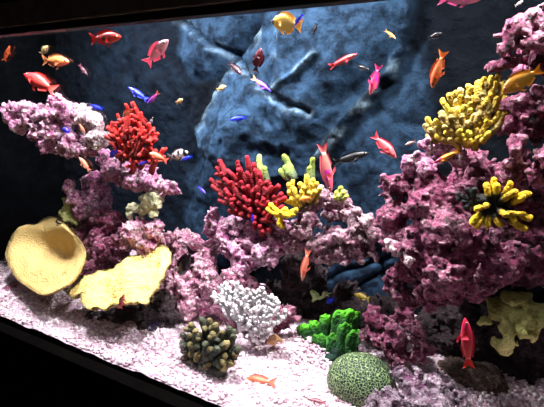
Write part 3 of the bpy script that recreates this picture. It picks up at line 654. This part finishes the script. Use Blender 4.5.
# ------------------------------------------------------------------ green ruffled coral
gc = tag(empty('ruffled_coral', P(332, 364, .24)), 'bright green ruffled coral with lobed fans behind the brain coral', 'coral')
def lobe(px, py, y, wpx, hpx, lean, seed, tpx=5):
    c = P(px, py, y); s_ = S(px, py, y); V, COL = [], []
    ux = np.array([RIGHT[0], RIGHT[1], 0]); ux /= np.linalg.norm(ux); uz = np.array([lean * ux[0], lean * ux[1], 1.0]); uz += np.array([0, 0.25, 0]); uz /= np.linalg.norm(uz)
    uy = np.cross(uz, ux); uy /= np.linalg.norm(uy)
    if uy @ (CAM - c) < 0: uy = -uy
    nu, nv = 72, 36
    g0, g1 = np.array(lin((4, 56, 30))), np.array(lin((104, 216, 40)))
    pw = lambda v_, e_: math.copysign(abs(v_) ** e_, v_)
    for i in range(nv + 1):
        ph = math.pi * i / nv
        for j in range(nu):
            th = 2 * math.pi * j / nu
            z_ = pw(math.cos(ph), 0.7); rr0 = pw(math.sin(ph), 0.55)
            a, b = rr0 * math.cos(th), rr0 * math.sin(th)
            fan = 0.45 + 0.55 * (z_ * 0.5 + 0.5) ** 0.8
            ruf = (1.8 * math.sin(a * 3.5 + seed) + 0.5 * math.sin(a * 8 + seed * 2)) * (0.2 + 0.8 * max(0, z_ * 0.5 + 0.5)) * min(1, wpx / 9)
            top = hpx * z_ * (1 + 0.06 * math.sin(a * 8 + seed) * max(0, z_))
            p = c + s_ * (ux * a * wpx * fan + uy * (b * tpx * 0.8 + ruf) + uz * top)
            V.append(p)
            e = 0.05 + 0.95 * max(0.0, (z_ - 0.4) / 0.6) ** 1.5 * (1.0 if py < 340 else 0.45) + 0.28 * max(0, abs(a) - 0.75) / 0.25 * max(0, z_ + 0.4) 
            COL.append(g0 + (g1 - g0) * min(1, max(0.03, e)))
    V = np.array(V); V = V + (uy[None] * (fbm(V * 170, seed, 2) * 0.0034)[:, None]) + uz[None] * (fbm(V * 200, seed + 4, 2) * 0.002)[:, None]
    fs = [(i * nu + j, i * nu + (j + 1) % nu, (i + 1) * nu + (j + 1) % nu, (i + 1) * nu + j) for i in range(nv) for j in range(nu)]
    mesh('lobe', V, np.array(fs), CORAL, gc, cols=np.array(COL))
for a in [(344, 328, .28, 17, 19, .1, 1), (325, 332, .27, 7, 18, -.1, 2), (315, 336, .265, 8, 15, -.2, 6), (307, 337, .255, 11, 13, -.3, 3), (352, 344, .255, 9, 14, .1, 4), (335, 350, .255, 12, 17, 0, 5), (321, 349, .25, 11, 15, -.15, 7), (343, 340, .262, 9, 18, .05, 9)]: lobe(*a)
v, f = sdf_mesh([(334, 352, .27, 14), (346, 346, .28, 12), (320, 345, .28, 11), (333, 362, .25, 9)], seed=73, amp=.5); mesh('base', v, f, CORAL, gc, cols=np.tile(np.array(lin((4, 46, 34))), (len(v), 1)))

# ------------------------------------------------------------------ brain coral
bc_ = tag(empty('brain_coral', P(361, 390, .17)), 'domed pale green brain coral with a maze of ridges on the gravel', 'coral')
t = NT('brain coral maze')
nz_ = t.add('ShaderNodeTexNoise'); nz_.inputs['Scale'].default_value = 60; t.link(t.co, nz_.inputs['Vector'])
wco = t.add('ShaderNodeVectorMath', operation='MULTIPLY_ADD'); t.link(nz_.outputs['Color'], wco.inputs[0]); wco.inputs[1].default_value = (.007, .007, .007); t.link(t.co, wco.inputs[2])
vd = t.vor(172, 'DISTANCE_TO_EDGE', wco.outputs[0]).outputs['Distance']
rg = t.ramp(vd, [(0.04, (1, 1, 1)), (0.13, (0, 0, 0))])
BRAIN = t.done(t.mix(rg, lin((16, 40, 34)), lin((146, 170, 114))), 0.6, t.bump(rg, 0.9, 0.004), 0.3)
c = P(361, 383, .19); s_ = S(361, 383, .19); V = []; nu, nv = 80, 36
for i in range(nv + 1):
    ph = (math.pi * 0.62) * i / nv
    for j in range(nu):
        th = 2 * math.pi * j / nu; w = 1 + 0.03 * math.sin(2 * th + 1)
        V.append(c + s_ * np.array([33.5 * math.sin(ph) * math.cos(th) * w, 30 * math.sin(ph) * math.sin(th) * w, 29 * math.cos(ph) + 0.5]))
fs = [(i * nu + j, i * nu + (j + 1) % nu, (i + 1) * nu + (j + 1) % nu, (i + 1) * nu + j)[::-1] for i in range(nv) for j in range(nu)]
mesh('dome', V, np.array(fs), BRAIN, bc_)
v, f = sdf_mesh([(350, 391, .17, 9), (364, 393, .18, 12), (378, 392, .18, 8)], seed=74, amp=.6); mesh('base', v, f, SPONGE, bc_, cols=np.tile(np.array(lin((150, 120, 110))), (len(v), 1)))
# small shell under the white coral
v, f = sdf_mesh([(270, 341, .20, 3), (275, 339, .20, 4.5), (281, 341, .20, 2.5)], seed=75, amp=.25, vox=.003)
tag(mesh('snail_shell', v, f, SPONGE, cols=np.tile(np.array(lin((206, 160, 120))), (len(v), 1))), 'small tan snail shell at the foot of the white coral', 'shell')
v, f = sdf_mesh([(82, 345, .05, 2.5), (88, 345, .05, 3), (92, 346, .05, 2)], seed=76, amp=.25, vox=.003)
tag(mesh('snail_shell', v, f, SPONGE, cols=np.tile(np.array(lin((150, 84, 80))), (len(v), 1))), 'small reddish brown shell lying on the front left gravel', 'shell')

# ------------------------------------------------------------------ fish
PROF = {  # s, half height up, half height down (fraction of length), half width
    'anthias': [(0, .012, .012, .010), (.05, .055, .05, .035), (.14, .105, .095, .06), (.28, .145, .135, .075), (.42, .145, .14, .07), (.56, .115, .11, .055), (.68, .075, .07, .035), (.76, .05, .048, .022), (.80, .045, .045, .014)],
    'slim': [(0, .01, .01, .010), (.06, .045, .04, .035), (.16, .08, .07, .055), (.32, .10, .095, .06), (.48, .095, .095, .055), (.62, .075, .075, .042), (.72, .055, .055, .028), (.80, .04, .04, .014)],
    'damsel': [(0, .015, .015, .012), (.05, .08, .07, .04), (.14, .15, .14, .07), (.28, .21, .20, .085), (.42, .215, .21, .08), (.56, .17, .165, .06), (.68, .10, .10, .04), (.76, .065, .065, .025), (.80, .06, .06, .016)],
    'tang': [(0, .02, .02, .012), (.05, .07, .08, .035), (.14, .18, .17, .06), (.28, .26, .25, .07), (.44, .28, .27, .065), (.60, .22, .22, .05), (.70, .13, .13, .035), (.78, .07, .07, .022), (.80, .06, .06, .016)],
}
def mixc(a, b, t_): return np.array(lin(a)) * (1 - t_) + np.array(lin(b)) * t_
def fish(label, hx, hy, tx, ty, y, kind, head, tail, finc=None, tailc=None, dors=None, belly=None, stripes=None, patch=None, dy=0.0, bend=0.0, cat='fish', name='reef_fish', fork=0.55, group=None, tall=1.0, eyec=(14, 12, 14), eyer=(230, 210, 190)):
    finc = finc or tail; tailc = tailc or finc
    H, T = P(hx, hy, y - dy / 2), P(tx, ty, y + dy / 2)
    L = np.linalg.norm(H - T); a = (T - H) / L
    mid = (H + T) / 2; vw = CAM - mid; lat = vw - a * vw.dot(a); lat /= np.linalg.norm(lat)
    up = np.cross(a, lat)
    ref = np.array([0, 0, 1.0]) if dors is None else RIGHT * dors[0] - UP * dors[1]
    if up @ ref < 0: up = -up
    lt = np.cross(up, a)
    ctr = H + a * L * 0.45
    root = tag(empty(name, ctr), label, cat, group or 'small fish swimming in the aquarium')
    def pos(s, u, w):     # s along, u dorsal, w lateral (fractions of length)
        return H + a * (L * s) + up * (L * u) + lt * (L * (w + bend * (s - 0.3) ** 2 * (1 if s > .3 else 0)))
    pf = PROF[kind]; ss = np.array([q_[0] for q_ in pf]); n = 22; m = 16
    V, COL = [], []
    for i in range(n + 1):
        s = 0.80 * (i / n) ** 1.15
        hu, hd, w = (np.interp(s, ss, [q_[k_] for q_ in pf]) for k_ in (1, 2, 3)); hu *= tall; hd *= tall
        for j in range(m):
            th = 2 * math.pi * j / m; cu, cw = math.cos(th), math.sin(th)
            V.append(pos(s, (hu if cu > 0 else hd) * cu, w * cw * (1 - 0.25 * abs(cu))))
            col = mixc(head, tail, min(1, max(0, (s / 0.8 - 0.15) / 0.75)))
            if belly is not None and cu < -0.2: col = col + (np.array(lin(belly)) - col) * min(1, (-cu - 0.2) * 1.3)
            if stripes:
                for s0_, s1_, cst in stripes:
                    if s0_ <= s <= s1_: col = np.array(lin(cst))
            if patch and patch[0] <= s <= patch[1] and patch[2] <= cu <= patch[3]: col = np.array(lin(patch[4]))
            COL.append(col)
    V.append(pos(-0.004, 0, 0)); COL.append(COL[0]); V.append(pos(0.80, 0, 0)); COL.append(COL[-2])
    fs = [(i * m + j, i * m + (j + 1) % m, (i + 1) * m + (j + 1) % m, (i + 1) * m + j) for i in range(n) for j in range(m)]
    fs += [((j + 1) % m, j, (n + 1) * m) for j in range(m)] + [(n * m + j, n * m + (j + 1) % m, (n + 1) * m + 1) for j in range(m)]
    mesh('body', V, fs, SKIN, root, cols=np.array(COL))
    def sheet(nm, rows, c0, c1):
        # rows: list of lines of (s,u,w); a thin two-sided membrane
        k_ = len(rows); q_ = len(rows[0]); VV, CC = [], []
        for sd in (1, -1):
            for i, rw in enumerate(rows):
                th = 0.004 * (1 - i / (k_ - 1)) + 0.0012
                for p in rw:
                    VV.append(pos(p[0], p[1], p[2] + sd * th)); CC.append(mixc(c0, c1, i / (k_ - 1)))
        ff = []; o_ = k_ * q_
        for i in range(k_ - 1):
            for j in range(q_ - 1):
                ff.append((i * q_ + j, i * q_ + j + 1, (i + 1) * q_ + j + 1, (i + 1) * q_ + j)); ff.append((o_ + i * q_ + j + 1, o_ + i * q_ + j, o_ + (i + 1) * q_ + j, o_ + (i + 1) * q_ + j + 1))
        rim = [i * q_ for i in range(k_)] + [(k_ - 1) * q_ + j for j in range(1, q_)] + [i * q_ + q_ - 1 for i in range(k_ - 2, -1, -1)] + [j for j in range(q_ - 2, 0, -1)]
        for x_, y_ in zip(rim, rim[1:] + rim[:1]): ff.append((x_, o_ + x_, o_ + y_, y_))
        return mesh(nm, VV, ff, FIN, root, cols=np.array(CC))
    HU = lambda s: np.interp(s, ss, [q_[1] for q_ in pf]) * tall
    HD = lambda s: np.interp(s, ss, [q_[2] for q_ in pf]) * tall
    fh = {'anthias': .055, 'slim': .035, 'damsel': .07, 'tang': .075}[kind]
    sp_ = np.linspace(0.20, 0.72, 9)
    sheet('dorsal_fin', [[(s + e * 0.05, HU(s) - 0.012 + e * (fh * (0.75 + 0.35 * math.sin((s - .2) / .52 * 3.1)) + 0.012), 0) for s in sp_] for e in (0, .5, 1)], tail, finc)
    sp_ = np.linspace(0.50, 0.72, 6)
    sheet('anal_fin', [[(s + e * 0.06, -(HD(s) - 0.012) - e * fh * (1.25 - 1.2 * (s - .5)), 0) for s in sp_] for e in (0, .5, 1)], tail, finc)
    hw = {'anthias': .10, 'slim': .07, 'damsel': .15, 'tang': .15}[kind]
    sheet('tail_fin', [[(0.785 + e * (0.215 - fork * 0.13 * (1 - abs(k_)) ), k_ * (0.04 + e * hw), 0.012 * e * math.sin(k_ * 3)) for k_ in np.linspace(-1, 1, 9)] for e in (0, .35, .7, 1)], tail, tailc)
    sheet('pelvic_fin', [[(0.30 + j * 0.04 + e * 0.11, -(HD(.32) - 0.02) - e * 0.10, 0.01) for j in range(3)] for e in (0, .5, 1)], tail, finc)
    wmid = np.interp(.27, ss, [q_[3] for q_ in pf])
    for sd in (1, -1):
        sheet('pectoral_fin', [[(0.255 + e * 0.13, (k_ - 0.3) * (0.02 + 0.05 * e) - 0.01, sd * (wmid * 0.9 + e * 0.035)) for k_ in (-1, -.3, .3, 1)] for e in (0, .5, 1)], tail, finc)
        ce = pos(0.095, HU(.095) * 0.35, sd * np.interp(.095, ss, [q_[3] for q_ in pf]) * 0.86); er = L * 0.026
        VV, CC, ff = [], [], []
        for i in range(7):
            ph = math.pi * i / 6
            for j in range(10):
                th = 2 * math.pi * j / 10
                VV.append(ce + er * (lt * sd * math.cos(ph) * 0.7 + (a * math.cos(th) + up * math.sin(th)) * math.sin(ph))); CC.append(lin(eyec) if i < 3 else lin(eyer))
        ff = [(i * 10 + j, i * 10 + (j + 1) % 10, (i + 1) * 10 + (j + 1) % 10, (i + 1) * 10 + j) for i in range(6) for j in range(10)]
        mesh('eye', VV, ff, EYE, root, cols=np.array(CC))
    return root
OR, RD, PK, YL, BL, DK, VI = (236, 120, 60), (224, 52, 52), (236, 120, 140), (240, 190, 80), (30, 40, 220), (26, 14, 24), (90, 40, 200)
A = 'anthias'
for k_ in PROF: PROF[k_] = [(q_[0], q_[1] * .82, q_[2] * .82, q_[3] * .92) for q_ in PROF[k_]]
fish('small orange fish swimming upward at the far upper left edge', 10, 46, 4, 61, .20, 'slim', (240, 110, 50), (220, 110, 60))
fish('tiny pale yellow fish below the hood at the upper left', 48, 46, 41, 54, .30, 'damsel', (206, 180, 120), (190, 170, 120))
fish('slender orange brown fish above the bigger red fish at upper left', 69, 62, 42, 60, .25, A, (236, 124, 70), (150, 90, 50), (160, 100, 60))
fish('plump red fish hovering over the left pink rock ledge', 24, 74, 56, 91, .15, A, (226, 50, 56), (220, 70, 60), (200, 60, 60), tailc=(220, 110, 100))
fish('red fish touching the hood edge at the upper left', 121, 37, 90, 39, .12, A, (222, 60, 44), (190, 44, 40), patch=(.25, .55, -.4, .4, (70, 16, 20)))
fish('pale pink fish rising below the hood left of the big boulder', 168, 40, 146, 64, .18, A, (250, 172, 186), (240, 140, 164), (236, 130, 156), dy=.02)
fish('vivid blue fish above the left red finger coral', 128, 87, 148, 100, .30, 'slim', (30, 40, 190), (34, 60, 230), (24, 40, 200))
fish('purple fish with a yellow tail beside the blue fish', 147, 104, 159, 92, .28, 'slim', (90, 44, 200), (190, 90, 150), (150, 80, 170), tailc=(236, 160, 120))
fish('tiny cream fish in the dark water right of the purple fish', 183, 99, 176, 103, .30, 'damsel', (236, 206, 150), (226, 190, 130))
fish('tiny cream fish over the blue boulder below the maroon fish', 226, 86, 217, 90, .35, 'damsel', (240, 214, 150), (232, 200, 130))
fish('small dark maroon fish heading down beside the diagonal crack', 242, 75, 229, 62, .35, 'damsel', (66, 20, 34), (44, 16, 30), tall=.7)
fish('dark maroon fish with raised fins above the blue boulder', 261, 48, 255, 73, .25, 'damsel', (74, 16, 30), (54, 12, 26), (60, 14, 30), dors=(1, 0), tailc=(40, 12, 26))
fish('violet fish with a yellow tail below the maroon fish', 271, 92, 252, 77, .28, 'slim', (70, 40, 200), (150, 80, 150), (90, 50, 190), stripes=[(.55, .82, (226, 170, 70))], tailc=(236, 186, 80))
fish('big yellow fish with a dark face under the hood', 271, 21, 302, 26, .12, 'tang', (240, 196, 80), (244, 206, 100), (236, 190, 110), stripes=[(0, .14, (40, 30, 40))], fork=.2)
fish('small blue violet fish right of the big yellow fish', 294, 26, 303, 14, .10, 'slim', (40, 40, 220), (90, 60, 230), (80, 60, 220))
fish('small black fish hanging upright right of the big yellow fish', 313, 34, 317, 23, .30, 'damsel', (10, 10, 16), (14, 14, 20), tall=.8, eyer=(240, 240, 240), dors=(-1, 0))
fish('slim coral red fish in open water near the top middle', 357, 54, 329, 67, .28, 'slim', (222, 84, 84), (214, 70, 76), (200, 70, 80))
fish('small black fish left of the diving pink fish', 369, 70, 356, 65, .38, 'damsel', (8, 10, 16), (12, 14, 20), tall=.7)
fish('pink fish diving head down at the upper middle right', 370, 95, 379, 64, .22, A, (236, 104, 124), (216, 60, 130), (226, 90, 160), dors=(1, 0), patch=(.45, .65, .2, 1, (190, 40, 170)))
fish('small orange yellow fish under the hood at the upper right', 396, 39, 385, 30, .28, 'slim', (240, 180, 90), (214, 150, 80))
fish('orange fish diving between the blue wall and the yellow bush coral', 432, 88, 444, 50, .16, A, (240, 116, 64), (240, 140, 80), (236, 150, 110), dors=(-1, 0), tailc=(240, 180, 110))
fish('large orange yellow fish in front of the upper right rock', 502, 92, 543, 68, .10, A, (206, 130, 40), (216, 160, 50), (190, 140, 60), tall=1.6)
fish('pale pink fish cut by the top edge at the right', 482, -1, 438, -1, .10, A, (236, 140, 170), (220, 120, 170), (230, 150, 190))
fish('tiny whitish fish at the top right corner above the purple rock', 523, 1, 515, 6, .3, 'damsel', (200, 190, 190), (180, 170, 170))
fish('salmon red fish left of the right reef pointing down right', 396, 158, 373, 134, .22, A, (226, 92, 100), (230, 96, 100), (216, 70, 96), tall=1.1)
fish('pink fish with a magenta flank standing above the yellow fingers', 331, 192, 322, 143, .18, 'slim', (232, 96, 120), (246, 146, 130), (236, 120, 150), dors=(-1, -.3), tailc=(236, 110, 130), patch=(.22, .44, -.7, .6, (216, 40, 180)), tall=1.2)
fish('black fish with a pale spotted face behind the pink fish', 369, 153, 333, 162, .42, 'slim', (8, 9, 12), (10, 11, 16), (10, 12, 18), eyer=(250, 250, 250), tall=1.2)
fish('bright blue fish against the middle of the blue boulder', 230, 120, 247, 117, .32, 'slim', (24, 40, 210), (30, 60, 236), (20, 40, 200), tall=1.3)
fish('small blue fish behind the larger banded fish', 181, 160, 193, 156, .33, 'slim', (26, 40, 220), (30, 60, 240), (20, 40, 200), tall=1.3)
BW = [(.0, .07, (230, 220, 220)), (.07, .18, (14, 12, 18)), (.18, .34, (236, 224, 230)), (.34, .47, (14, 12, 18)), (.47, .62, (236, 224, 230)), (.62, .74, (14, 12, 18))]
fish('black and white banded fish at the right end of the left red coral', 188, 152, 168, 158, .24, 'damsel', (236, 224, 230), (236, 224, 230), (20, 16, 24), stripes=BW, tall=.95)
fish('small black and white banded fish above the left red coral', 153, 117, 148, 128, .32, 'slim', (236, 224, 230), (200, 200, 210), (20, 16, 24), stripes=BW, dors=(-1, 0))
fish('little violet blue fish left of the middle red coral', 206, 194, 198, 186, .33, 'slim', (70, 40, 190), (50, 40, 210), (60, 40, 190), tall=1.2)
fish('peach coloured fish in the dark gap of the left reef', 79, 157, 90, 171, .17, 'slim', (226, 150, 120), (206, 120, 90), (190, 110, 90), tall=1.3)
fish('orange fish nestled at the right side of the left red coral', 149, 153, 168, 161, .19, A, (236, 140, 100), (226, 90, 60), (226, 90, 70))
fish('black fish with raised tail right of the yellow slab sponge', 180, 276, 193, 248, .18, 'damsel', (18, 10, 22), (30, 12, 26), (40, 14, 34), dors=(-1, -.2), tall=.85)
fish('peach fish diving into the cave below the arch rock', 302, 281, 308, 250, .24, 'slim', (240, 140, 110), (232, 120, 100), (226, 140, 120), dors=(-1, 0), bend=.25)
fish('tiny black and white banded fish at the rim of the bowl sponge', 57, 226, 62, 217, .125, 'damsel', (20, 14, 16), (20, 14, 16), (20, 16, 18), stripes=[(.15, .27, (230, 214, 200)), (.45, .57, (230, 214, 200))])
fish('rose pink fish in front of the yellow slab sponge', 124, 294, 120, 309, .05, A, (236, 110, 120), (226, 90, 110), (230, 130, 120), dors=(-1, 0))
fish('orange fish resting over the gravel right of the olive knob coral', 243, 379, 277, 383, .10, A, (232, 120, 84), (236, 130, 96), (236, 160, 140), tall=.8)
fish('dull brown pink fish on the gravel near the bottom edge', 307, 399, 327, 403, .08, 'slim', (150, 90, 100), (170, 100, 110), (180, 120, 130))
fish('red fish swimming upright in front of the dark lower right cave', 465, 318, 469, 369, .10, 'slim', (226, 40, 84), (222, 60, 56), (206, 60, 90), dors=(1, 0), tall=1.25, tailc=(222, 80, 70))
fish('magenta fish with a yellow rear half beneath the yellow bush coral', 434, 163, 460, 150, .19, 'slim', (190, 14, 74), (236, 170, 50), (226, 160, 60), stripes=[(0, .36, (186, 14, 74)), (.36, .82, (232, 160, 40))])
fish('small pale pink fish left of the violet rock knob', 405, 145, 416, 141, .20, 'damsel', (206, 166, 156), (190, 150, 140), tall=.7)
fish('small yellow fish in the cave behind the green coral', 354, 294, 370, 299, .37, 'damsel', (214, 180, 70), (196, 170, 80), (206, 180, 90), tall=.9)
fish('tiny blue fish in the cave above the green coral', 326, 303, 335, 298, .33, 'damsel', (20, 30, 200), (24, 40, 230), (20, 30, 200))
fish('dim blue fish behind the pale knob of the left reef', 90, 105, 103, 109, .34, 'slim', (24, 40, 190), (24, 50, 220), (20, 36, 180))
fish('tiny violet fish against the left pink ledge', 62, 128, 70, 132, .15, 'damsel', (60, 40, 190), (50, 40, 210), (60, 40, 200))
fish('small brown pink fish against the left pink ledge', 85, 133, 79, 123, .19, 'slim', (176, 100, 80), (196, 120, 90), tall=1.2)
fish('tiny violet fish in front of the dark red coral', 252, 223, 253, 213, .22, 'slim', (60, 40, 200), (80, 40, 210), (70, 40, 200), tall=1.4, dors=(1, 0))
fish('tiny blue violet fish under the left red coral fingers', 110, 158, 118, 150, .21, 'damsel', (60, 44, 190), (40, 40, 200), (50, 40, 190))
fish('small blue fish among the lower fingers of the left red coral', 138, 165, 148, 161, .19, 'slim', (40, 40, 190), (60, 50, 200), (50, 40, 190))
fish('small pale orange fish among the upper fingers of the left red coral', 123, 116, 131, 110, .19, 'damsel', (236, 140, 100), (226, 120, 84))
fish('small orange fish hidden among the yellow fingers', 299, 200, 312, 197, .24, 'damsel', (240, 160, 70), (236, 150, 60), (236, 160, 80))
fish('black fish with a bright eye near the upper right dark wall', 442, 33, 428, 38, .40, 'damsel', (10, 10, 16), (12, 12, 18), (12, 12, 18), eyer=(250, 250, 255))
fish('dark wine fish with a pale eye below the hood at the left', 88, 76, 79, 64, .36, 'slim', (44, 14, 28), (80, 24, 44), (70, 20, 40), eyer=(250, 240, 240))
fish('dark fish with a bluish white flank in shade behind the olive coral', 147, 330, 159, 324, .13, 'damsel', (30, 24, 50), (40, 34, 60), (60, 60, 100), patch=(.2, .4, -.2, .5, (190, 196, 226)))

# ------------------------------------------------------------------ light and world
def area(name, loc, target, sx, sy, e, col):
    l_ = bpy.data.lights.new(name, 'AREA'); l_.shape = 'RECTANGLE'; l_.size = sx; l_.size_y = sy; l_.energy = e; l_.color = col
    o = bpy.data.objects.new(name, l_); C.objects.link(o); o.location = loc
    o.rotation_euler = (Vector(target) - Vector(loc)).to_track_quat('-Z', 'X').to_euler(); return o
area('aquarium_lamp', (-1.28, 0.17, 1.08), (-1.20, 0.20, 0), 0.07, 0.12, 25, (1.0, 0.94, 0.97))
area('aquarium_lamp', (-0.62, 0.16, 1.08), (-0.58, 0.20, 0), 0.07, 0.12, 23, (1.0, 0.94, 0.97))
area('aquarium_lamp', (-0.06, 0.20, 1.08), (-0.12, 0.22, 0), 0.07, 0.12, 19, (1.0, 0.95, 0.94))
sp = bpy.data.lights.new('wall_fill_spot', 'SPOT'); sp.energy = 9; sp.color = (0.72, 0.87, 1.0); sp.spot_size = math.radians(62); sp.spot_blend = 0.8; sp.shadow_soft_size = 0.03  # unseen spot, added to brighten the middle of the back wall
so = bpy.data.objects.new('wall_fill_spot', sp); C.objects.link(so); so.location = (-0.78, 0.12, 1.05)
tg = P(270, 120, 0.5); so.rotation_euler = (Vector(tg) - so.location).to_track_quat('-Z', 'Y').to_euler()
area('lip_fill', (0.9, -2.6, 1.7), (-0.7, 0, 0.6), 0.6, 0.6, 3.5, (1.0, 0.86, 0.74))  # unseen fill behind the camera, added to lift the hood lip
wd = bpy.data.worlds.new('world'); bpy.context.scene.world = wd; wd.use_nodes = True
wd.node_tree.nodes['Background'].inputs[0].default_value = (0.9, 0.75, 0.7, 1); wd.node_tree.nodes['Background'].inputs[1].default_value = 0.006
vs = bpy.context.scene.view_settings; vs.view_transform = 'Standard'; vs.look = 'None'; vs.exposure = 0.0; vs.gamma = 1.0
